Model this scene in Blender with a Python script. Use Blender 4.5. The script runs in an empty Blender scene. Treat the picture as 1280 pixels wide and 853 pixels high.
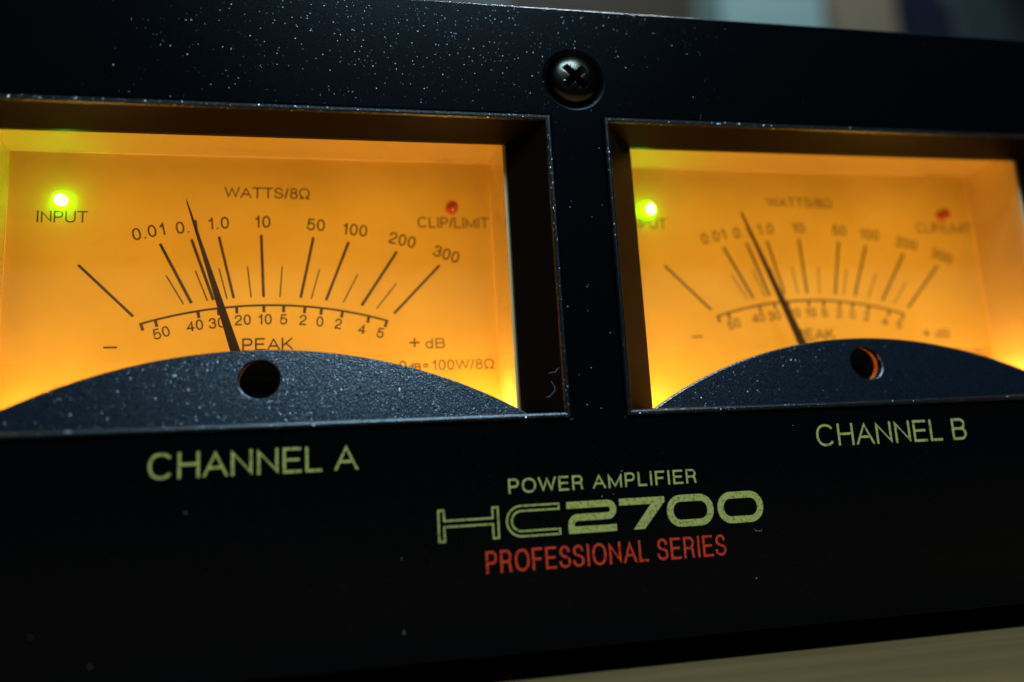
import bpy, bmesh, math, random
from mathutils import Vector, Matrix
random.seed(7)
S = 0.001                      # everything below is in millimetres
ZO = 64.0                      # height of the instrument's zero line above the table
scene = bpy.context.scene
COL = scene.collection

# ------------------------------------------------------------------ camera
cam = bpy.data.cameras.new("camera")
cam.sensor_width = 36.0
cam.lens = 28.80
cam.clip_start = 0.005
cam.clip_end = 50.0
cam_o = bpy.data.objects.new("camera", cam)
COL.objects.link(cam_o)
rx = Vector((0.97832927, -0.19921064, -0.0564532))
up = Vector((0.01837189, -0.18805487, 0.98198668))
fw = Vector((0.2062385, 0.96174346, 0.1803197))
M = Matrix(((rx.x, up.x, -fw.x), (rx.y, up.y, -fw.y), (rx.z, up.z, -fw.z))).to_4x4()
M.translation = Vector((-53.802, -167.139, -26.487 + ZO)) * S
cam_o.matrix_world = M
cam.dof.use_dof = True
cam.dof.focus_distance = 181 * S
cam.dof.aperture_fstop = 4.2
scene.camera = cam_o

# ------------------------------------------------------------------ world and lamps
world = bpy.data.worlds.new("World")
scene.world = world
world.use_nodes = True
bg = world.node_tree.nodes["Background"]
bg.inputs[0].default_value = (0.55, 0.75, 1.0, 1)
bg.inputs[1].default_value = 0.008


def area(name, loc, target, size, power, col, sy=None):
    l = bpy.data.lights.new(name, 'AREA')
    l.shape = 'RECTANGLE' if sy else 'DISK'
    l.size = size
    if sy:
        l.size_y = sy
    l.energy = power
    l.color = col
    o = bpy.data.objects.new(name, l)
    COL.objects.link(o)
    o.location = Vector(loc) * S
    d = Vector(target) - Vector(loc)
    o.rotation_euler = d.to_track_quat('-Z', 'Y').to_euler()
    return o


area("ceiling_lamp", (75, -580, 850), (-20, 0, 60), 0.40, 11.5, (0.43, 0.74, 1.0), 0.24)
area("room_lamp", (330, 470, 1200), (60, 100, 100), 0.34, 30.0, (0.75, 0.9, 1.0))

scene.view_settings.view_transform = 'Standard'
scene.view_settings.look = 'None'
scene.view_settings.exposure = 0.0
scene.view_settings.gamma = 1.0
scene.cycles.use_denoising = True
scene.cycles.max_bounces = 10
scene.cycles.diffuse_bounces = 6
scene.cycles.transparent_max_bounces = 12
scene.cycles.sample_clamp_indirect = 4.0
scene.cycles.caustics_reflective = False
scene.cycles.caustics_refractive = False


# ------------------------------------------------------------------ materials
def mat(name, col, rough=0.5, metal=0.0, spec=0.5, emit=None, estr=0.0):
    m = bpy.data.materials.new(name)
    m.use_nodes = True
    b = m.node_tree.nodes["Principled BSDF"]
    b.inputs["Base Color"].default_value = (*col, 1)
    b.inputs["Roughness"].default_value = rough
    b.inputs["Metallic"].default_value = metal
    b.inputs["Specular IOR Level"].default_value = spec
    if emit:
        b.inputs["Emission Color"].default_value = (*emit, 1)
        b.inputs["Emission Strength"].default_value = estr
    return m


def nd(m, t, **kw):
    n = m.node_tree.nodes.new(t)
    for k, v in kw.items():
        setattr(n, k, v)
    return n


def lk(m, a, b):
    m.node_tree.links.new(a, b)


def bump_noise(m, scale, strength, dist, detail=2.0, coord='Object'):
    b = m.node_tree.nodes["Principled BSDF"]
    tc = nd(m, "ShaderNodeTexCoord")
    n = nd(m, "ShaderNodeTexNoise")
    n.inputs["Scale"].default_value = scale
    n.inputs["Detail"].default_value = detail
    bp = nd(m, "ShaderNodeBump")
    bp.inputs["Strength"].default_value = strength
    bp.inputs["Distance"].default_value = dist
    lk(m, tc.outputs[coord], n.inputs["Vector"])
    lk(m, n.outputs["Fac"], bp.inputs["Height"])
    lk(m, bp.outputs[0], b.inputs["Normal"])
    return tc, n, bp


# satin black powder coat of the front panel: fine grain plus sparse metallic flakes
def flake_paint(name, col, rough, spec, bscale, bstr, fscale, fthr, frough, tilt=0.55, flake=0.8):
    m = mat(name, col, rough, 0.0, spec)
    b = m.node_tree.nodes["Principled BSDF"]
    tc, n, bp = bump_noise(m, bscale, bstr, 0.00006)
    vo = nd(m, "ShaderNodeTexVoronoi")
    vo.inputs["Scale"].default_value = fscale
    lk(m, tc.outputs["Object"], vo.inputs["Vector"])
    sep = nd(m, "ShaderNodeSeparateColor")
    lk(m, vo.outputs["Color"], sep.inputs[0])
    lt = nd(m, "ShaderNodeMath", operation='LESS_THAN')
    lt.inputs[1].default_value = fthr
    lk(m, sep.outputs[0], lt.inputs[0])
    near = nd(m, "ShaderNodeMath", operation='LESS_THAN')
    near.inputs[1].default_value = 0.42
    lk(m, vo.outputs["Distance"], near.inputs[0])
    mul = nd(m, "ShaderNodeMath", operation='MULTIPLY')
    lk(m, lt.outputs[0], mul.inputs[0])
    lk(m, near.outputs[0], mul.inputs[1])
    # a flake's own tilted normal
    geo = nd(m, "ShaderNodeNewGeometry")
    sub = nd(m, "ShaderNodeVectorMath", operation='SUBTRACT')
    sub.inputs[1].default_value = (0.5, 0.5, 0.5)
    lk(m, vo.outputs["Color"], sub.inputs[0])
    wn = nd(m, "ShaderNodeTexWhiteNoise")
    lk(m, vo.outputs["Position"], wn.inputs["Vector"])
    lk(m, wn.outputs["Color"], sub.inputs[0])
    sc = nd(m, "ShaderNodeVectorMath", operation='SCALE')
    sc.inputs["Scale"].default_value = tilt * 2
    lk(m, sub.outputs[0], sc.inputs[0])
    ad = nd(m, "ShaderNodeVectorMath", operation='ADD')
    lk(m, geo.outputs["Normal"], ad.inputs[0])
    lk(m, sc.outputs[0], ad.inputs[1])
    no = nd(m, "ShaderNodeVectorMath", operation='NORMALIZE')
    lk(m, ad.outputs[0], no.inputs[0])
    gl = nd(m, "ShaderNodeBsdfAnisotropic")
    gl.inputs["Color"].default_value = (flake, flake * 1.02, flake * 1.05, 1)
    gl.inputs["Roughness"].default_value = frough
    lk(m, no.outputs[0], gl.inputs["Normal"])
    # flakes differ in size and brightness
    fr2 = nd(m, "ShaderNodeMath", operation='POWER'); fr2.inputs[1].default_value = 2.5
    lk(m, sep.outputs[1], fr2.inputs[0])
    hs2 = nd(m, "ShaderNodeMapRange"); hs2.inputs[3].default_value = 0.15 * flake; hs2.inputs[4].default_value = 1.9 * flake
    lk(m, fr2.outputs[0], hs2.inputs[0])
    lk(m, hs2.outputs[0], gl.inputs["Color"])
    mx = nd(m, "ShaderNodeMixShader")
    lk(m, mul.outputs[0], mx.inputs[0])
    lk(m, b.outputs[0], mx.inputs[1])
    lk(m, gl.outputs[0], mx.inputs[2])
    lk(m, mx.outputs[0], m.node_tree.nodes["Material Output"].inputs[0])
    return m


m_panel = flake_paint("panel_paint", (0.0012, 0.0014, 0.0019), 0.24, 0.10, 2600, 0.25, 4700, 0.16, 0.11, 0.16, flake=0.022)
m_bezel = flake_paint("bezel_plastic", (0.003, 0.0036, 0.005), 0.34, 0.6, 2600, 0.75, 3900, 0.5, 0.28, 0.35, flake=0.16)
m_funnel = mat("funnel_paint", (0.006, 0.0028, 0.0018), 0.36, spec=0.10)
bump_noise(m_funnel, 2200, 0.25, 0.00005)
m_cover = flake_paint("cover_paint", (0.005, 0.009, 0.015), 0.25, 0.95, 2700, 1.0, 3600, 0.5, 0.28, 0.20, flake=0.06)
m_edge = mat("worn_edge_highlight_paint", (0.03, 0.034, 0.04), 0.3, spec=0.9)  # worn top edge, made lighter and glossier to strengthen its highlight
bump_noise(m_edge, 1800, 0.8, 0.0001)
m_dark = mat("dark_cavity", (0.004, 0.004, 0.004), 0.8, spec=0.1)
m_box = mat("light_box_plastic", (0.92, 0.70, 0.33), 0.30, spec=1.0)
m_box.node_tree.nodes["Principled BSDF"].inputs["Coat Weight"].default_value = 1.0
m_box.node_tree.nodes["Principled BSDF"].inputs["Coat Roughness"].default_value = 0.27
bump_noise(m_box, 1500, 0.12, 0.0001)
m_dial = mat("dial_card", (0.88, 0.80, 0.58), 0.55, spec=0.3)
# faint mottling of the backing card
b = m_dial.node_tree.nodes["Principled BSDF"]
tc = nd(m_dial, "ShaderNodeTexCoord")
nz = nd(m_dial, "ShaderNodeTexNoise")
nz.inputs["Scale"].default_value = 32
nz.inputs["Detail"].default_value = 6
cr = nd(m_dial, "ShaderNodeValToRGB")
cr.color_ramp.elements[0].color = (0.76, 0.455, 0.09, 1)
cr.color_ramp.elements[0].position = 0.35
cr.color_ramp.elements[1].color = (0.92, 0.58, 0.135, 1)
cr.color_ramp.elements[1].position = 0.65
lk(m_dial, tc.outputs["Object"], nz.inputs["Vector"])
lk(m_dial, nz.outputs["Fac"], cr.inputs[0])
lk(m_dial, cr.outputs[0], b.inputs["Base Color"])
tl = nd(m_dial, "ShaderNodeBsdfTranslucent")
lk(m_dial, cr.outputs[0], tl.inputs[0])
mxd = nd(m_dial, "ShaderNodeMixShader")
mxd.inputs[0].default_value = 0.5
lk(m_dial, b.outputs[0], mxd.inputs[1]); lk(m_dial, tl.outputs[0], mxd.inputs[2])
lk(m_dial, mxd.outputs[0], m_dial.node_tree.nodes["Material Output"].inputs[0])

m_glow_ring = bpy.data.materials.new("glow_ring_plastic")
m_glow_ring.use_nodes = True
tl = nd(m_glow_ring, "ShaderNodeBsdfTranslucent")
tl.inputs[0].default_value = (0.95, 0.5, 0.15, 1)  # tinted orange for the lit crescent in the cover hole
ms = nd(m_glow_ring, "ShaderNodeMixShader")
ms.inputs[0].default_value = 0.6
pb = m_glow_ring.node_tree.nodes["Principled BSDF"]
pb.inputs["Base Color"].default_value = (0.6, 0.3, 0.1, 1)
lk(m_glow_ring, pb.outputs[0], ms.inputs[1]); lk(m_glow_ring, tl.outputs[0], ms.inputs[2])
lk(m_glow_ring, ms.outputs[0], m_glow_ring.node_tree.nodes["Material Output"].inputs[0])
m_ink = mat("dial_ink", (0.11, 0.085, 0.06), 0.6, spec=0.2)
m_needle = mat("needle_paint", (0.03, 0.012, 0.008), 0.45)
m_label = mat("panel_print", (0.52, 0.46, 0.10), 0.55, spec=0.3)
m_red = mat("panel_print_red", (0.80, 0.045, 0.008), 0.55, spec=0.3)
for mm in (m_label, m_red):
    tc, nz, bp = bump_noise(mm, 3000, 0.6, 0.00005)
    b = mm.node_tree.nodes["Principled BSDF"]
    c0 = tuple(b.inputs["Base Color"].default_value)
    n2 = nd(mm, "ShaderNodeTexNoise"); n2.inputs["Scale"].default_value = 1500; n2.inputs["Detail"].default_value = 5
    cr = nd(mm, "ShaderNodeValToRGB")
    cr.color_ramp.elements[0].position = 0.34; cr.color_ramp.elements[0].color = (c0[0] * .35, c0[1] * .35, c0[2] * .35, 1)
    cr.color_ramp.elements[1].position = 0.5; cr.color_ramp.elements[1].color = c0
    lk(mm, tc.outputs["Object"], n2.inputs["Vector"]); lk(mm, n2.outputs["Fac"], cr.inputs[0]); lk(mm, cr.outputs[0], b.inputs["Base Color"])
m_screw = mat("screw_steel", (0.05, 0.042, 0.032), 0.24, 1.0)
bump_noise(m_screw, 500, 0.25, 0.0001, 4)
m_redled = mat("red_lens", (0.62, 0.06, 0.02), 0.15, spec=0.8)
m_wood = mat("table_wood", (0.30, 0.27, 0.18), 0.42)
m_rubber = mat("foot_rubber", (0.01, 0.01, 0.01), 0.8)
m_chassis = mat("chassis_steel", (0.012, 0.012, 0.014), 0.5)
m_dust = mat("dust_lint", (0.55, 0.56, 0.6), 0.8)


# green lamp lens: the die glows through the middle of the tip, the flank is greener
m_green = mat("green_lens", (0.02, 0.1, 0.01), 0.3)
b = m_green.node_tree.nodes["Principled BSDF"]
tc = nd(m_green, "ShaderNodeTexCoord")
sp = nd(m_green, "ShaderNodeSeparateXYZ")
vs_ = nd(m_green, "ShaderNodeVectorMath", operation='SUBTRACT'); vs_.inputs[1].default_value = (0.0004, 0, -0.0003)
lk(m_green, tc.outputs["Object"], vs_.inputs[0]); lk(m_green, vs_.outputs[0], sp.inputs[0])
h1 = nd(m_green, "ShaderNodeMath", operation='POWER'); h1.inputs[1].default_value = 2
h2 = nd(m_green, "ShaderNodeMath", operation='POWER'); h2.inputs[1].default_value = 2
hs = nd(m_green, "ShaderNodeMath", operation='ADD')
hq = nd(m_green, "ShaderNodeMath", operation='SQRT')
hm = nd(m_green, "ShaderNodeMapRange")
lk(m_green, sp.outputs[0], h1.inputs[0]); lk(m_green, sp.outputs[2], h2.inputs[0])
lk(m_green, h1.outputs[0], hs.inputs[0]); lk(m_green, h2.outputs[0], hs.inputs[1])
lk(m_green, hs.outputs[0], hq.inputs[0]); lk(m_green, hq.outputs[0], hm.inputs[0])
hm.inputs[1].default_value = 0.0008; hm.inputs[2].default_value = 0.0014
hc = nd(m_green, "ShaderNodeValToRGB")
hc.color_ramp.elements[0].color = (0.9, 1.0, 0.45, 1)
hc.color_ramp.elements[1].color = (0.05, 1.0, 0.0, 1)
lk(m_green, hm.outputs[0], hc.inputs[0]); lk(m_green, hc.outputs[0], b.inputs["Emission Color"])
hv = nd(m_green, "ShaderNodeMapRange")
lk(m_green, hq.outputs[0], hv.inputs[0])
hv.inputs[1].default_value = 0.0008; hv.inputs[2].default_value = 0.0014
hv.inputs[3].default_value = 8.0; hv.inputs[4].default_value = 17.0
lk(m_green, hv.outputs[0], b.inputs["Emission Strength"])

# clear plastic window: thin, slightly glossy, with patchy translucent haze added to veil the dial
m_glass = bpy.data.materials.new("clear_window")
m_glass.use_nodes = True
nt = m_glass.node_tree
nt.nodes.remove(nt.nodes["Principled BSDF"])
tr = nd(m_glass, "ShaderNodeBsdfTransparent")
tr.inputs[0].default_value = (0.97, 0.97, 0.96, 1)
gg = nd(m_glass, "ShaderNodeBsdfAnisotropic")
gg.inputs["Roughness"].default_value = 0.06
fr = nd(m_glass, "ShaderNodeFresnel")
fr.inputs[0].default_value = 1.3
vt = nd(m_glass, "ShaderNodeBsdfTranslucent"); vt.inputs[0].default_value = (0.9, 0.85, 0.75, 1)
vm = nd(m_glass, "ShaderNodeMixShader")
vn = nd(m_glass, "ShaderNodeTexNoise"); vn.inputs["Scale"].default_value = 35; vn.inputs["Detail"].default_value = 5
vtc = nd(m_glass, "ShaderNodeTexCoord")
vr = nd(m_glass, "ShaderNodeMapRange"); vr.inputs[1].default_value = .35; vr.inputs[2].default_value = .7; vr.inputs[3].default_value = .035; vr.inputs[4].default_value = .11
lk(m_glass, vtc.outputs["Object"], vn.inputs["Vector"]); lk(m_glass, vn.outputs["Fac"], vr.inputs[0]); lk(m_glass, vr.outputs[0], vm.inputs[0])
lk(m_glass, tr.outputs[0], vm.inputs[1]); lk(m_glass, vt.outputs[0], vm.inputs[2])
mx = nd(m_glass, "ShaderNodeMixShader")
lk(m_glass, fr.outputs[0], mx.inputs[0]); lk(m_glass, vm.outputs[0], mx.inputs[1]); lk(m_glass, gg.outputs[0], mx.inputs[2])
lk(m_glass, mx.outputs[0], nt.nodes["Material Output"].inputs[0])


# ------------------------------------------------------------------ mesh helpers
def V(x, y, z):
    return (x * S, y * S, z * S)


def link(name, me, m, parent=None, loc=None, smooth=False):
    o = bpy.data.objects.new(name, me)
    if m:
        me.materials.append(m)
    COL.objects.link(o)
    if parent:
        o.parent = parent
    if loc:
        o.location = Vector(loc) * S
    if smooth:
        for p in me.polygons:
            p.use_smooth = True
    return o


def from_bm(name, bm, m, parent=None, loc=None, smooth=False):
    me = bpy.data.meshes.new(name)
    bmesh.ops.recalc_face_normals(bm, faces=bm.faces)
    bm.to_mesh(me)
    bm.free()
    return link(name, me, m, parent, loc, smooth)


def add_box(bm, x0, x1, y0, y1, z0, z1):
    v = [bm.verts.new(V(x, y, z)) for x in (x0, x1) for y in (y0, y1) for z in (z0, z1)]
    for f in ((0, 1, 3, 2), (4, 6, 7, 5), (0, 4, 5, 1), (2, 3, 7, 6), (0, 2, 6, 4), (1, 5, 7, 3)):
        bm.faces.new([v[i] for i in f])


def prism_y(bm, pts, y0, y1, slope=0.0, zref=0.0):
    """closed outline pts (x,z) extruded from y0 to y1; the plate leans back by slope"""
    a = [bm.verts.new(V(x, y0 + slope * (z - zref), z)) for x, z in pts]
    c = [bm.verts.new(V(x, y1 + slope * (z - zref), z)) for x, z in pts]
    n = len(pts)
    bm.faces.new(a)
    bm.faces.new(c[::-1])
    for i in range(n):
        bm.faces.new((a[i], c[i], c[(i + 1) % n], a[(i + 1) % n]))


def lathe_y(bm, prof, n=40, cx=0, cz=0):
    """profile (r, y) turned about the y axis"""
    rings = []
    for r, y in prof:
        if r < 1e-6:
            rings.append([bm.verts.new(V(cx, y, cz))])
        else:
            rings.append([bm.verts.new(V(cx + r * math.cos(2 * math.pi * i / n), y, cz + r * math.sin(2 * math.pi * i / n))) for i in range(n)])
    for a, c in zip(rings, rings[1:]):
        for i in range(n):
            j = (i + 1) % n
            if len(a) == 1 and len(c) == 1:
                continue
            if len(a) == 1:
                bm.faces.new((a[0], c[i], c[j]))
            elif len(c) == 1:
                bm.faces.new((a[i], c[0], a[j]))
            else:
                bm.faces.new((a[i], c[i], c[j], a[j]))


def cut(o, cutters, bevel=0.0, seg=2, ang=35):
    """boolean the cutters out of o, bevel, and bake into its mesh"""
    for c in cutters:
        md = o.modifiers.new("cut", 'BOOLEAN')
        md.operation = 'DIFFERENCE'
        md.solver = 'EXACT'
        md.object = c
    if bevel:
        bv = o.modifiers.new("bevel", 'BEVEL')
        bv.width = bevel * S
        bv.segments = seg
        bv.limit_method = 'ANGLE'
        bv.angle_limit = math.radians(ang)
    bpy.context.view_layer.update()
    dg = bpy.context.evaluated_depsgraph_get()
    me = bpy.data.meshes.new_from_object(o.evaluated_get(dg))
    o.modifiers.clear()
    o.data = me
    for c in cutters:
        bpy.data.objects.remove(c)
    return o


# ------------------------------------------------------------------ print: single-line lettering turned into ribbons
def ribbon(bm, pts, w, y, closed=False, ext=True, clampy=None, tf=None):
    P = [Vector(p) for p in pts]
    n = len(P)
    if not closed and ext:
        P[0] = P[0] + (P[0] - P[1]).normalized() * w / 2
        P[-1] = P[-1] + (P[-1] - P[-2]).normalized() * w / 2
    L, R = [], []
    for i in range(n):
        if closed:
            d0 = (P[i] - P[i - 1]).normalized(); d1 = (P[(i + 1) % n] - P[i]).normalized()
        else:
            d0 = (P[i] - P[i - 1]).normalized() if i else None
            d1 = (P[i + 1] - P[i]).normalized() if i < n - 1 else None
            d0 = d0 or d1; d1 = d1 or d0
        n0 = Vector((-d0.y, d0.x)); n1 = Vector((-d1.y, d1.x))
        mt = (n0 + n1)
        mt = mt.normalized() if mt.length > 1e-6 else n0
        k = min(1 / max(mt.dot(n0), 0.12), 8)
        L.append(P[i] + mt * k * w / 2); R.append(P[i] - mt * k * w / 2)
    vs = []
    for a in (L, R):
        row = []
        for p in a:
            x, z = p.x, p.y
            if clampy:
                z = min(max(z, clampy[0]), clampy[1])
            if tf:
                x, z = tf(x, z)
            row.append(bm.verts.new(V(x, y, z)))
        vs.append(row)
    m = n if closed else n - 1
    for i in range(m):
        j = (i + 1) % n
        bm.faces.new((vs[0][i], vs[0][j], vs[1][j], vs[1][i]))


def bez(*c, n=7):
    """c: start, then triples of control points"""
    out = [c[0]]
    p = c[0]
    for i in range(1, len(c), 3):
        a, b2, q = c[i:i + 3]
        for k in range(1, n + 1):
            t = k / n
            u = 1 - t
            out.append((u**3 * p[0] + 3 * u * u * t * a[0] + 3 * u * t * t * b2[0] + t**3 * q[0],
                        u**3 * p[1] + 3 * u * u * t * a[1] + 3 * u * t * t * b2[1] + t**3 * q[1]))
        p = q
    return out


def ell(cx, cy, rx_, ry_, a0=0, a1=360, n=28, e=2.25):
    o = []
    full = abs(a1 - a0) >= 359
    for i in range(n if full else n + 1):
        a = math.radians(a0 + (a1 - a0) * i / n)
        c, s = math.cos(a), math.sin(a)
        o.append((cx + rx_ * math.copysign(abs(c)**(2 / e), c), cy + ry_ * math.copysign(abs(s)**(2 / e), s)))
    return o


def bowl(x, xr, y0, y1):
    h = (y1 - y0) / 2
    return [(x, y0)] + ell(xr - h * .95, (y0 + y1) / 2, h * .95, h, -90, 90, 14, 2.1) + [(x, y1)]


# glyph: centreline width, side bearing, strokes (kind, points); kind L = square ends, C = plain ends, O = closed
G = {
    'A': (.80, .03, [('L', [(0, 0), (.40, 1), (.80, 0)]), ('C', [(.13, .33), (.67, .33)])]),
    'B': (.64, .09, [('O', bowl(0, .60, .53, 1)), ('O', bowl(0, .64, 0, .53))]),
    'C': (.80, .06, [('C', ell(.40, .5, .40, .5, 38, 322))]),
    'D': (.70, .08, [('O', [(0, 0)] + ell(.30, .5, .40, .5, -90, 90, 18) + [(0, 1)])]),
    'E': (.60, .08, [('L', [(.60, 0), (0, 0), (0, 1), (.58, 1)]), ('L', [(.06, .52), (.52, .52)])]),
    'F': (.56, .07, [('L', [(0, 0), (0, 1), (.56, 1)]), ('L', [(.06, .50), (.46, .50)])]),
    'H': (.68, .09, [('L', [(0, 0), (0, 1)]), ('L', [(.68, 0), (.68, 1)]), ('C', [(.05, .53), (.63, .53)])]),
    'I': (.0, .10, [('L', [(0, 0), (0, 1)])]),
    'K': (.68, .06, [('L', [(0, 0), (0, 1)]), ('L', [(.02, .34), (.64, 1)]), ('L', [(.24, .58), (.70, 0)])]),
    'L': (.52, .07, [('L', [(0, 1), (0, 0), (.52, 0)])]),
    'M': (.84, .09, [('L', [(0, 0), (0, 1), (.42, 0), (.84, 1), (.84, 0)])]),
    'N': (.68, .09, [('L', [(0, 0), (0, 1), (.68, 0), (.68, 1)])]),
    'O': (.84, .06, [('O', ell(.42, .5, .42, .5))]),
    'P': (.60, .07, [('L', [(0, 0), (0, .2)]), ('O', bowl(0, .60, .44, 1)), ('C', [(0, .1), (0, .5)])]),
    'R': (.64, .08, [('L', [(0, 0), (0, .2)]), ('O', bowl(0, .61, .47, 1)), ('C', [(0, .1), (0, .5)]),
                     ('C', bez((.30, .47), (.52, .47), (.57, .40), (.58, .24), (.585, .12), (.59, .05), (.64, -.06)))]),
    'S': (.64, .05, [('C', bez((.60, .73), (.58, .92), (.48, 1), (.32, 1), (.15, 1), (.04, .9), (.04, .75), (.04, .59), (.17, .55), (.32, .51),
                               (.50, .465), (.64, .42), (.64, .255), (.64, .09), (.51, 0), (.33, 0), (.13, 0), (.01, .10), (0, .29)))]),
    'T': (.70, .03, [('L', [(0, 1), (.70, 1)]), ('L', [(.35, 0), (.35, .95)])]),
    'U': (.68, .08, [('C', [(0, 1.1), (0, .36)] + bez((0, .34), (0, .12), (.12, 0), (.34, 0), (.56, 0), (.68, .12), (.68, .34)) + [(.68, 1.1)])]),
    'W': (1.12, .02, [('L', [(0, 1), (.27, 0), (.56, 1), (.85, 0), (1.12, 1)])]),
    '0': (.50, .07, [('O', ell(.25, .5, .25, .5))]),
    '1': (.27, .13, [('L', [(.27, 0), (.27, 1)]), ('C', bez((.0, .76), (.14, .76), (.22, .80), (.26, 1)))]),
    '2': (.52, .06, [('C', bez((.01, .68), (.02, .89), (.11, 1), (.27, 1), (.43, 1), (.51, .88), (.51, .73), (.51, .52), (.33, .44), (.18, .31),
                               (.07, .2), (.02, .12), (.01, .0)) + [(.50, 0), (.55, 0)])]),
    '3': (.52, .06, [('C', bez((.02, .72), (.03, .91), (.12, 1), (.26, 1), (.41, 1), (.49, .9), (.49, .77), (.49, .61), (.38, .54), (.20, .54))),
                     ('C', bez((.20, .541), (.42, .541), (.52, .45), (.52, .28), (.52, .10), (.41, 0), (.26, 0), (.10, 0), (.01, .10), (0, .29)))]),
    '4': (.54, .05, [('L', [(.40, 0), (.40, 1), (0, .26), (.54, .26)])]),
    '5': (.52, .06, [('C', [(.52, 1), (.10, 1), (.045, .50)] + bez((.045, .50), (.10, .59), (.17, .64), (.27, .64), (.43, .64), (.52, .51), (.52, .33),
                               (.52, .12), (.41, 0), (.25, 0), (.10, 0), (.01, .09), (0, .26))[1:])]),
    '8': (.52, .06, [('O', ell(.26, .765, .21, .235)), ('O', ell(.26, .265, .26, .265))]),
    '.': (.0, .12, [('C', [(0, -.07), (0, .07)])]),
    '/': (.26, .03, [('C', [(0, -.05), (.26, 1.05)])]),
    '=': (.46, .09, [('C', [(0, .60), (.46, .60)]), ('C', [(0, .34), (.46, .34)])]),
    'd': (.46, .07, [('L', [(.46, 0), (.46, 1)]), ('O', ell(.23, .34, .23, .34))]),
    '\u03a9': (.78, .06, [('L', [(0, 0), (.25, 0), (.25, .10)] + bez((.25, .10), (.08, .2), (0, .36), (0, .56), (0, .83), (.16, 1), (.39, 1), (.62, 1), (.78, .83), (.78, .56),
                                  (.78, .36), (.70, .2), (.53, .10))[1:] + [(.53, 0), (.78, 0)])]),
    '+': (.70, .06, [('C', [(0, .45), (.70, .45)]), ('C', [(.35, .10), (.35, .80)])]),
    '-': (.80, .06, [('C', [(0, .45), (.80, .45)])]),
    ' ': (.22, .03, []),
}


def lettering(name, text, h, w, y, m, parent, cx=None, z0=0, x0=None, x1=None, rot=0, track=0.0, loc=None, small=None):
    """text of cap height h and stroke w; baseline z0; either centred on cx or stretched from x0 to x1 (outer edges)"""
    wn = w / h
    adv = 0
    items = []
    for i, ch in enumerate(text):
        gw, sb, st = G[ch]
        k = small[1] if small and i in small[0] else 1.0
        items.append((adv + sb * k, st, k))
        adv += (gw + wn + 2 * sb) * k + track
    first_sb = G[text[0]][1]
    lastk = small[1] if small and len(text) - 1 in small[0] else 1.0
    total = adv - track - first_sb - G[text[-1]][1] * lastk
    sx = 1.0
    if x0 is not None and x1 is not None:
        sx = (x1 - x0) / (total * h)
        cx = (x0 + x1) / 2
    elif x0 is not None:
        cx = x0 + total * h / 2
    bm = bmesh.new()
    ca, sa = math.cos(math.radians(rot)), math.sin(math.radians(rot))
    li = 0
    for ax, st, k in items:
        hh = h * k
        for kind, pts in st:
            q = []
            for px, py in pts:
                X = (ax - first_sb) * h * sx + (w / 2 + px * hh * sx)
                Z = w / 2 + py * (hh - w)
                q.append((X - total * h * sx / 2, Z))

            def tf(x, z):
                z -= h / 2
                return cx + x * ca - z * sa, z0 + h / 2 + x * sa + z * ca
            ribbon(bm, q, w, y - 0.004 * (li % 4), closed=kind == 'O', ext=kind == 'L',
                   clampy=None if text in ('/', '.') or kind == 'S' else ((0, hh) if kind != 'C' or True else None), tf=tf)
            li += 1
    for f in bm.faces:
        pass
    o = from_bm(name, bm, m, parent, loc)
    o['text'] = text
    return o


def print_line(name, pts, w, y, m, parent, closed=False):
    bm = bmesh.new()
    ribbon(bm, pts, w, y, closed=closed, ext=False)
    return from_bm(name, bm, m, parent)


# ------------------------------------------------------------------ the setting
bm = bmesh.new()
add_box(bm, -900, 1300, -420, 890, -30, 0)
table = from_bm("table_surface", bm, m_wood)
table['kind'] = 'structure'
b = m_wood.node_tree.nodes["Principled BSDF"]
tc = nd(m_wood, "ShaderNodeTexCoord")
mp = nd(m_wood, "ShaderNodeMapping")
mp.inputs["Scale"].default_value = (3.0, 45.0, 10.0)
mp.inputs["Rotation"].default_value = (0, 0, 0.12)
n1 = nd(m_wood, "ShaderNodeTexNoise")
n1.inputs["Scale"].default_value = 3.2
n1.inputs["Detail"].default_value = 7
n1.inputs["Distortion"].default_value = 0.6
cr = nd(m_wood, "ShaderNodeValToRGB")
cr.color_ramp.elements[0].position = 0.3
cr.color_ramp.elements[0].color = (0.185, 0.095, 0.033, 1)
cr.color_ramp.elements[1].position = 0.7
cr.color_ramp.elements[1].color = (0.27, 0.148, 0.053, 1)
lk(m_wood, tc.outputs["Object"], mp.inputs[0]); lk(m_wood, mp.outputs[0], n1.inputs["Vector"])
lk(m_wood, n1.outputs["Fac"], cr.inputs[0]); lk(m_wood, cr.outputs[0], b.inputs["Base Color"])
bpn = nd(m_wood, "ShaderNodeBump"); bpn.inputs["Strength"].default_value = 0.2; bpn.inputs["Distance"].default_value = 0.0004
lk(m_wood, n1.outputs["Fac"], bpn.inputs["Height"]); lk(m_wood, bpn.outputs[0], b.inputs["Normal"])

m_wall = mat("wall_paint", (0.022, 0.021, 0.022), 0.8)
bump_noise(m_wall, 300, 0.3, 0.0005)
bm = bmesh.new()
add_box(bm, -1600, 2200, 900, 960, -700, 1600)
wall = from_bm("wall", bm, m_wall)
wall['kind'] = 'structure'


# ------------------------------------------------------------------ the amplifier
amp = bpy.data.objects.new("power_amplifier", None)
COL.objects.link(amp)
amp.location = Vector((0, 150, 0)) * S
amp.empty_display_size = 0.05
amp['label'] = "black rack power amplifier with two glowing amber needle meters, standing on the wooden table"
amp['category'] = "amplifier"
OFF = (0, -150, ZO)

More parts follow.
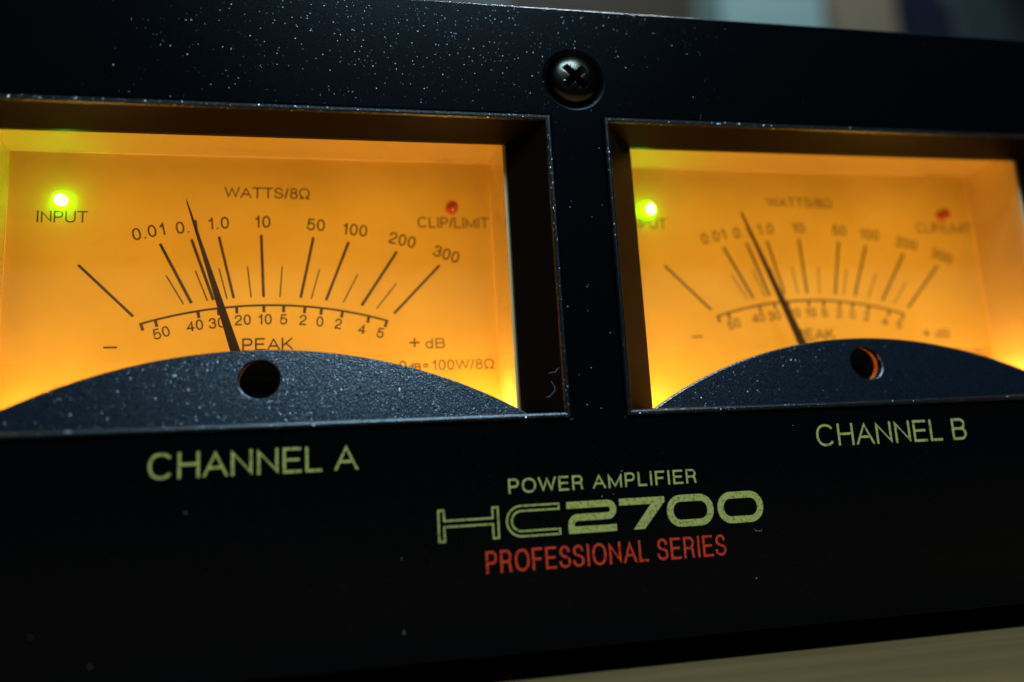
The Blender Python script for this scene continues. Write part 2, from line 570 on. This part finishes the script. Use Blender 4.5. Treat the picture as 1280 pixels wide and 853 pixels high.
HW, PX = 140 / 2, 225          # meter centres at +-70, panel half width
PZ0, PZ1 = -58.1, 83.5
bm = bmesh.new()
add_box(bm, -PX, PX, 0, 4.5, PZ0, PZ1)
panel = from_bm("front_panel", bm, m_panel, amp, OFF)


def cutter(build):
    bmc = bmesh.new()
    build(bmc)
    o = from_bm("cutter", bmc, None)
    o.parent = amp
    o.location = Vector(OFF) * S
    return o


cuts = []
for sx_ in (-HW, HW):
    cuts.append(cutter(lambda q: add_box(q, sx_ - 63.9, sx_ + 63.9, -3, 8, -11.95, 56.7)))
SCX, SCZ = 0.1, 65.8
cuts.append(cutter(lambda q: lathe_y(q, [(0, -2), (7.1, -2), (7.1, 0.0), (6.1, 1.1), (6.1, 3.2), (0, 3.2)], 64, SCX, SCZ)))
cut(panel, cuts, bevel=0.45, seg=3)
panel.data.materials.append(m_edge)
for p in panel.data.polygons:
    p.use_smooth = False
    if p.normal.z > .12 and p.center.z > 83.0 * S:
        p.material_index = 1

# screw: domed head with a Phillips recess
bm = bmesh.new()
R0 = 5.75
prof = [(0, 2.4), (R0, 2.4), (R0, 0.15)]
for i in range(1, 11):
    a = math.pi / 2 * i / 10
    prof.append((R0 * math.cos(a) if i < 10 else 0, 0.15 - 1.75 * math.sin(a)))
lathe_y(bm, prof, 48)
screw = from_bm("screw", bm, m_screw, amp, (SCX + OFF[0], OFF[1], SCZ + OFF[2]), smooth=True)


for k in range(2):
    def one(q, k=k):
        ca, sa = math.cos(math.radians(42 + 90 * k)), math.sin(math.radians(42 + 90 * k))
        a = [q.verts.new(V(lx * ca - lz * sa, -2.4, lx * sa + lz * ca)) for lx, lz in ((-4.3, -.95), (4.3, -.95), (4.3, .95), (-4.3, .95))]
        c = [q.verts.new(V(lx * ca - lz * sa, 1.6, lx * sa + lz * ca)) for lx, lz in ((-1.5, -.6), (1.5, -.6), (1.5, .6), (-1.5, .6))]
        q.faces.new(a); q.faces.new(c[::-1])
        for i in range(4):
            q.faces.new((a[i], c[i], c[(i + 1) % 4], a[(i + 1) % 4]))
    c_ = cutter(one)
    c_.location = screw.location
    cut(screw, [c_], bevel=0.0)
cut(screw, [cutter(lambda q: lathe_y(q, [(0, -2), (1.25, -2), (0.6, 1.2), (0, 1.4)], 20)) for _ in range(0)], bevel=0.10, seg=2, ang=40)

# chassis and feet behind the panel
bm = bmesh.new()
add_box(bm, -214, 214, 60, 330, -56.5, 78)
ch = from_bm("chassis", bm, m_chassis, amp, OFF)
bm = bmesh.new()
add_box(bm, -214, 214, 4.6, 59.9, -56.5, -52)
add_box(bm, -214, 214, 4.6, 59.9, 74, 78)
add_box(bm, -214, -210, 4.6, 59.9, -51.9, 73.9); add_box(bm, 210, 214, 4.6, 59.9, -51.9, 73.9)
from_bm("chassis_flange", bm, m_chassis, amp, OFF)
for fx, fy in ((-190, 50), (190, 50), (-190, 300), (190, 300)):
    bm = bmesh.new()
    prof = [(0, 0), (9, 0), (10, 8.5), (0, 8.5)]
    rings = []
    lathe_y(bm, prof, 24)
    o = from_bm("foot", bm, m_rubber, amp, (fx, fy - 150, 0), smooth=False)
    o.rotation_euler = (math.radians(90), 0, 0)

# panel lettering
YL = -0.03
lettering("channel_lettering", "CHANNEL A", 4.95, .54, YL, m_label, amp, x0=-89.6, x1=-50.6, z0=-20.52, loc=OFF)
lettering("channel_lettering", "CHANNEL B", 4.95, .54, YL, m_label, amp, x0=50.5, x1=89.3, z0=-20.52, loc=OFF)
lettering("title_lettering", "POWER AMPLIFIER", 3.0, .42, YL, m_label, amp, x0=-20.5, x1=20.8, z0=-26.93, track=.07, loc=OFF)
lettering("series_lettering", "PROFESSIONAL SERIES", 4.40, .50, YL, m_red, amp, x0=-25.9, x1=25.9, z0=-42.4, track=.10, loc=OFF)

bm = bmesh.new()
Z0, Z1, lw = -35.75, -29.3, .38
k = lw / 2


def zy(x):
    return YL


# outlined H: two bars and a thin double crossbar drawn as one outline
xl0, xl1, xr0, xr1 = -35.25, -33.75, -24.25, -22.75
zc0, zc1 = -32.75, -31.55
ribbon(bm, [(xl0 + k, Z0 + k), (xl0 + k, Z1 - k), (xl1 - k, Z1 - k), (xl1 - k, zc1), (xr0 + k, zc1), (xr0 + k, Z1 - k), (xr1 - k, Z1 - k),
            (xr1 - k, Z0 + k), (xr0 + k, Z0 + k), (xr0 + k, zc0), (xl1 - k, zc0), (xl1 - k, Z0 + k)], lw, YL, closed=True)
# outlined C
cx0, cx1 = -21.35, -9.95
r1 = (Z1 - Z0) / 2
zc = (Z0 + Z1) / 2
th = 1.40
out = [(cx1 - k, Z1 - k)] + [(cx0 + k + r1 - k - (r1 - k) * math.cos(a) * 1.0, zc + (r1 - k) * math.sin(a)) for a in [math.pi / 2 - math.pi * i / 24 for i in range(25)]] + [(cx1 - k, Z0 + k)]
r2 = r1 - th + k
inn = [(cx1 - k, Z0 + th - k)] + [(cx0 + r1 - r2 * math.cos(a), zc + r2 * math.sin(a)) for a in [-math.pi / 2 + math.pi * i / 24 for i in range(25)]] + [(cx1 - k, Z1 - th + k)]
ribbon(bm, out + inn, lw, YL, closed=True)


def rrect(x0, x1, z0, z1, r, n=10):
    o = []
    for cx_, cz_, a0 in ((x1 - r, z1 - r, 90), (x1 - r, z0 + r, 0), (x0 + r, z0 + r, -90), (x0 + r, z1 - r, -180)):
        for i in range(n + 1):
            a = math.radians(a0 - 90 * i / n)
            o.append((cx_ + r * math.cos(a), cz_ + r * math.sin(a)))
    return o


tk = 1.38
h_ = tk / 2
# 2
ribbon(bm, [(-8.5, Z1 - h_), (.4, Z1 - h_)] + [(.4 + 1.15 * math.sin(a), Z1 - h_ - 1.28 + 1.28 * math.cos(a)) for a in [math.pi * i / 12 for i in range(1, 12)]] +
       [(.4, Z1 - h_ - 2.56), (-6.2, Z1 - h_ - 2.56)] +
       [(-6.2 - 1.45 * math.sin(a), Z1 - h_ - 2.56 - 1.45 + 1.45 * math.cos(a)) for a in [math.pi / 2 * i / 8 for i in range(1, 9)]] +
       [(-7.65, Z0 + h_), (2.1, Z0 + h_)], tk, YL, ext=False)
# 7
v7 = [bm.verts.new(V(x, YL, z)) for x, z in ((2.95, Z1), (13.05, Z1), (13.05, -30.35), (8.2, Z0), (5.75, Z0), (10.0, Z1 - tk), (2.95, Z1 - tk))]
bm.faces.new((v7[0], v7[1], v7[2], v7[5], v7[6])); bm.faces.new((v7[2], v7[3], v7[4], v7[5]))
# 0 0
for a0_, a1_ in ((13.4, 24.1), (24.95, 35.7)):
    ribbon(bm, rrect(a0_ + .77, a1_ - .77, Z0 - .08 + h_, Z1 + .04 - h_, 2.45), tk + .06, YL, closed=True)
from_bm("model_lettering", bm, m_label, amp, OFF)


# ------------------------------------------------------------------ one meter
DY = 25.93
lines = [((-40.84, 28.95), (-29.05, 16.95), .62), ((-23.71, 34.0), (-16.7, 19.89), .68), ((-16.9, 35.1), (-11.95, 20.6), .68),
         ((-10.85, 35.8), (-7.48, 21.0), .62), ((-1.37, 36.33), (-.86, 21.21), .66), ((10.62, 35.83), (7.5, 20.98), .66),
         ((18.85, 34.73), (13.32, 20.34), .64), ((30.3, 32.38), (21.57, 18.97), .66), ((40.57, 28.92), (29.16, 16.93), .62)]
minor = [((-22.27, 26.46), (-18.39, 19.63)), ((-15.97, 27.63), (-13.25, 20.43)), ((-10.79, 28.16), (-8.96, 20.86)), ((-4.45, 28.61), (-3.64, 21.15)),
         ((3.37, 28.61), (2.81, 21.19)), ((11.95, 28.01), (9.94, 20.71)), ((20.8, 26.62), (17.29, 19.78)), ((29.93, 24.34), (25.04, 18.16))]
AC, AR = -75.86, 95.12
ticks = [-27.4, -24.4, -15.3, -10.9, -6.88, -.82, 3.68, 8.47, 12.28, 17.1, 23.24, 27.4]
wt = [('0.01', -26.28, 36.85, 13), ('0.1', -18.0, 38.1, 8), ('1.0', -11.0, 39.1, 4), ('10', -1.1, 39.56, 0), ('50', 11.24, 38.95, -4),
      ('100', 20.36, 37.8, -7), ('200', 31.72, 35.3, -13), ('300', 42.37, 31.75, -19)]
db = [('50', -23.04, 13.1, 17), ('40', -15.92, 14.7, 8), ('30', -11.16, 15.2, 5), ('20', -5.49, 15.83, 3), ('10', -.6, 15.92, 0), ('5', 3.62, 15.86, -1),
      ('2', 7.99, 15.65, -4), ('0', 11.83, 15.22, -5), ('2', 16.07, 14.62, -7), ('4', 21.51, 13.34, -11), ('5', 25.81, 12.28, -13)]


def light_pt(name, loc, rad, power, col, parent):
    l = bpy.data.lights.new(name, 'POINT')
    l.energy = power
    l.color = col
    l.shadow_soft_size = rad * S
    o = bpy.data.objects.new(name, l)
    COL.objects.link(o)
    o.parent = parent
    o.location = Vector(loc) * S
    return o


AMBER = (1.0, 0.60, 0.12)


def make_meter(mx_, tip, base, red_on=False):
    # bezel: raised rim, funnel walls and the opening
    def loop(bm_, x, z0, z1, y, x0=None):
        return [bm_.verts.new(V(a, y, c)) for a, c in ((-x, z0), (x, z0), (x, z1), (-x, z1))]
    bm_ = bmesh.new()
    prof = [(63.85, -11.9, 56.65, 5.0), (63.85, -11.9, 56.65, -0.05), (63.7, -11.8, 56.5, -0.5), (63.4, -11.55, 56.2, -0.75), (63.0, -11.2, 55.8, -0.75), (62.65, -10.85, 55.45, -0.6), (62.4, -10.6, 55.2, -0.1),
            (54.8, -10.2, 52.93, 7.34), (54.8, -10.2, 52.93, 8.4), (63.0, -11.0, 56.0, 8.6)]
    Ls = [loop(bm_, p_[0], p_[1], p_[2], p_[3]) for p_ in prof]
    for a, c in zip(Ls, Ls[1:] + Ls[:1]):
        for i in range(4):
            j = (i + 1) % 4
            bm_.faces.new((a[i], a[j], c[j], c[i]))
    bm_.faces.ensure_lookup_table()
    for f in bm_.faces[24:]:
        f.material_index = 1
    mt = from_bm("vu_meter", bm_, m_bezel, amp, (mx_ + OFF[0], OFF[1], OFF[2]))
    mt.data.materials.append(m_funnel)

    # light box behind the opening: five walls round the dial
    bm_ = bmesh.new()
    X, T = 54.6, 1.2
    add_box(bm_, -X - T - 1.4, -X - 1.4, 8.7, DY + 1.5, -30, 55.75)
    add_box(bm_, X - .4, X + T, 8.7, DY + 1.5, -30, 55.75)
    add_box(bm_, -X - T - 1.4, X + T, 8.7, DY + 1.5, 55.77, 57)
    add_box(bm_, -X - T, X + T, 8.7, DY + 1.5, -31.2, -30.01)
    add_box(bm_, -X + .01, X - .01, 8.7, 9.7, -30, -11.3)
    from_bm("light_box", bm_, m_box, mt)

    bm_ = bmesh.new()
    bm_.faces.new([bm_.verts.new(V(x, DY, z)) for x, z in ((-X - 1.38, -29.9), (X - .42, -29.9), (X - .42, 55.7), (-X - 1.38, 55.7))])
    from_bm("dial", bm_, m_dial, mt)
    yp = DY - .03
    for a, c, w in lines:
        print_line("scale_line", [a, c], w, yp, m_ink, mt)
    for a, c in minor:
        print_line("scale_line", [a, c], .30, yp, m_ink, mt)
    arc = []
    for i in range(41):
        x = -27.75 + 55.5 * i / 40
        arc.append((x, AC + math.sqrt(AR * AR - x * x)))
    print_line("scale_arc", arc, .50, yp, m_ink, mt)
    for x in ticks:
        d = Vector((x, math.sqrt(AR * AR - x * x))).normalized()
        p = Vector((0, AC))
        print_line("scale_tick", [tuple(p + d * (AR - .2)), tuple(p + d * (AR - 1.65))], .68, yp - .01, m_ink, mt)
    for t, x, z, r in wt:
        lettering("scale_number", t, 2.95, .40, yp, m_ink, mt, cx=x, z0=z - 1.47, rot=r)
    for t, x, z, r in db:
        lettering("scale_number", t, 2.5, .36, yp, m_ink, mt, cx=x, z0=z - 1.25, rot=r)
    lettering("scale_lettering", "WATTS/8\u03a9", 2.75, .34, yp, m_ink, mt, x0=-9.7, x1=9.9, z0=45.38)
    lettering("scale_lettering", "INPUT", 2.8, .34, yp, m_ink, mt, x0=-49.8, x1=-39.2, z0=38.85)
    lettering("scale_lettering", "CLIP/LIMIT", 2.8, .34, yp, m_ink, mt, x0=35.6, x1=53.4, z0=38.5)
    lettering("scale_lettering", "PEAK", 2.95, .40, yp, m_ink, mt, x0=-5.6, x1=5.7, z0=8.55)
    lettering("scale_lettering", "+", 3.6, .46, yp, m_ink, mt, cx=33.8, z0=8.1)
    lettering("scale_lettering", "-", 3.6, .46, yp, m_ink, mt, cx=-33.6, z0=8.3)
    lettering("scale_lettering", "dB", 2.5, .34, yp, m_ink, mt, x0=36.4, x1=41.2, z0=8.25)
    lettering("scale_lettering", "0dB=100W/8\u03a9", 2.5, .32, yp, m_ink, mt, x0=30.0, x1=52.85, z0=2.95, small=((1, 2), .72))

    # needle, a thin tapered blade in front of the dial
    tp, bs = Vector(tip), Vector(base)
    d = (tp - bs).normalized()
    nn = Vector((-d.y, d.x))
    root_ = bs - d * 12
    bm_ = bmesh.new()
    w0, w1 = 2.25 / 2, .15
    pts = [root_ + nn * w0 * 1.2, root_ - nn * w0 * 1.2, tp - d * .8 - nn * w1, tp, tp - d * .8 + nn * w1]
    prism_y(bm_, [tuple(q_) for q_ in pts], 20.6, 21.1)
    from_bm("needle", bm_, m_needle, mt)

    # indicator lamps poke through the dial
    def dome(nm, cx_, cz_, m_, r=1.75, ln=3.0):
        b_ = bmesh.new()
        pf = [(0, 0.2), (r, 0.2), (r, -ln + r)]
        for i in range(1, 9):
            a = math.pi / 2 * i / 8
            pf.append((r * math.cos(a) if i < 8 else 0, -ln + r - r * math.sin(a)))
        lathe_y(b_, pf, 28)
        return from_bm(nm, b_, m_, mt, (cx_, DY, cz_), smooth=True)
    dome("input_lamp", -44.6, 43.65, m_green, 2.0, 3.1)  # lens enlarged so its green flank takes in the glow around the lamp
    dome("clip_lamp", 44.1, 43.5, m_redled, 1.55)

    # lower cover: sloping painted plate with its arched top and round hole
    sl, zr, yr = .2, -.99, 6.14
    cz_, Rr = -97.62, 105.05
    zf = 1 / math.sqrt(1 + sl * sl)
    zb_ = -10.85
    xm = 58.2
    pts = []
    a1 = math.acos(max(-1, min(1, ((zb_ - cz_) / zf) / Rr)))
    N = 96
    for i in range(N + 1):
        a = -a1 + 2 * a1 * i / N
        x, z = Rr * math.sin(a), cz_ + Rr * math.cos(a) * zf
        x = max(-xm, min(xm, x))
        pts.append((x, z))
    bm_ = bmesh.new()
    prism_y(bm_, pts, yr, yr + 1.7, sl, zr)
    cov = from_bm("lower_cover", bm_, m_cover, mt)

    def hole(q):
        lathe_y(q, [(0, 0), (4.05, 0), (4.05, 14), (0, 14)], 48, 0, zr)
    bmc = bmesh.new(); hole(bmc)
    co = from_bm("cutter", bmc, None); co.parent = mt
    cut(cov, [co], bevel=.3, seg=2, ang=50)

    # added orange translucent ring behind the hole, shaped to give its lit crescent
    bm_ = bmesh.new()
    lathe_y(bm_, [(4.2, 8.4), (4.2, 9.2), (4.6, 9.2), (4.6, 8.4), (4.2, 8.4)], 40, 0, zr)
    from_bm("glow_ring", bm_, m_glow_ring, mt)

    # movement housing, coloured near black so the hole reads as shaded
    bm_ = bmesh.new()
    add_box(bm_, -13, 13, 12.5, 19, -20, 4.9)
    from_bm("movement_housing", bm_, m_dark, mt)

    # clear window
    bm_ = bmesh.new()
    bm_.faces.new([bm_.verts.new(V(x, 10.2, z)) for x, z in ((-X - 1.3, 3.9), (X - .5, 3.9), (X - .5, 55.6), (-X - 1.3, 55.6))])
    from_bm("window_pane", bm_, m_glass, mt)

    # warm lamps low in the box
    light_pt("bulb", (-49, 17, -13), 3.5, .036, AMBER, mt)
    light_pt("bulb", (49, 17, -13), 3.5, .036, AMBER, mt)
    l = bpy.data.lights.new("back_light", 'AREA')  # added area light behind the translucent dial, evens out its glow
    l.shape = 'RECTANGLE'; l.size = 106 * S; l.size_y = 80 * S; l.energy = .047; l.color = AMBER
    lo = bpy.data.objects.new("back_light", l); COL.objects.link(lo); lo.parent = mt
    lo.location = Vector((0, 38, 11)) * S
    lo.rotation_euler = (math.radians(-90), 0, 0)
    return mt


m1 = make_meter(-HW, (-17.3, 43.1), (-6.5, 7.7))
m2 = make_meter(HW, (-20.3, 42.1), (-7.4, 7.1))

# lint and dust caught on the panel and rims
bm = bmesh.new()


def fibre(pts, r, y):
    if len(pts) > 4:
        pts = [(x + random.gauss(0, .09), z + random.gauss(0, .09)) for x, z in pts]
        r *= .6
    ribbon(bm, pts, r, y, ext=False)


fibre(bez((-11.5, -7.5), (-9.5, -7.2), (-9.0, -5.0), (-10.2, -4.2)), .05, -.82)
fibre(bez((-10.5, -2.2), (-9.2, -2.4), (-8.8, -1.8), (-8.2, -1.2)), .05, -.82)
fibre(bez((33.0, -37.4), (33.4, -38.0), (34.6, -38.1), (34.9, -37.5)), .06, -.05)
fibre([(-42.6, -52.4), (-42.55, -51.8)], .07, -.05)
for _ in range(70):
    x, z = random.uniform(-130, 110), random.uniform(-55, 82)
    if abs(abs(x) - 70) < 64.5 and -12.5 < z < 57.5:
        continue
    if random.random() < .6:
        x, z = random.uniform(-5.5, 5.5), random.uniform(-30, 50)
    a = random.uniform(0, 3.14)
    l = random.uniform(.05, .16)
    fibre([(x - l * math.cos(a), z - l * math.sin(a)), (x + l * math.cos(a), z + l * math.sin(a))], random.uniform(.06, .12), -.05)
dust = from_bm("dust", bm, m_dust, amp, OFF)
dust['kind'] = 'stuff'


# ------------------------------------------------------------------ shelf and things far behind, out of focus
m_shelf = mat("shelf_wood", (0.10, 0.055, 0.025), 0.5)
shelf = bpy.data.objects.new("bookshelf", None)
COL.objects.link(shelf)
shelf.location = Vector((450, 700, 0)) * S
shelf['label'] = "brown wooden shelf standing on the table behind the amplifier"
shelf['category'] = "shelf"
bm = bmesh.new(); add_box(bm, -700, 560, -150, 150, 378, 396); from_bm("shelf_board", bm, m_shelf, shelf)
for xx in (-700, 545):
    bm = bmesh.new(); add_box(bm, xx, xx + 15, -150, 150, 0, 377.9); from_bm("side_panel", bm, m_shelf, shelf)


def book(x0, x1, y0, h, col, label, cat="book", z=396.1):
    e = bpy.data.objects.new(cat, None)
    COL.objects.link(e)
    e.location = Vector(((x0 + x1) / 2, y0 + 70, z)) * S
    e['label'] = label
    e['category'] = cat
    if cat == "book":
        e['group'] = "blurred books on the shelf behind the amplifier"
    w = (x1 - x0) / 2
    m = mat(cat + "_cover", col, 0.7, spec=0.08)
    bump_noise(m, 60, .2, .0005)
    b_ = bmesh.new()
    add_box(b_, -w, w, -70, -67.5, 0, h)
    add_box(b_, -w, -w + 2.4, -67.4, 70, 0, h)
    add_box(b_, w - 2.4, w, -67.4, 70, 0, h)
    from_bm("cover", b_, m, e)
    b_ = bmesh.new()
    add_box(b_, -w + 2.6, w - 2.6, -67.2, 66, 2, h - 3)
    from_bm("pages", b_, mat("paper", (.6, .57, .48), .8), e)
    return e


book(-90, 128, 600, 230, (.05, .055, .05), "dull grey blurred box above the amplifier's top edge, left of the brown one", "box")
book(132, 350, 620, 240, (.016, .009, .003), "wide dull brown blurred box behind the amplifier, left of the pale cyan one", "box")
book(372, 500, 600, 240, (.14, .20, .185), "pale cyan blurred book standing behind the amplifier's top edge", "book")
book(516, 596, 600, 240, (.11, .085, .055), "beige blurred book right of the pale cyan one", "book")
book(612, 672, 610, 240, (.003, .005, .012), "dark navy blurred book between the beige and grey ones", "book")
book(690, 760, 610, 240, (.016, .021, .022), "grey blurred book farthest right behind the amplifier", "book")
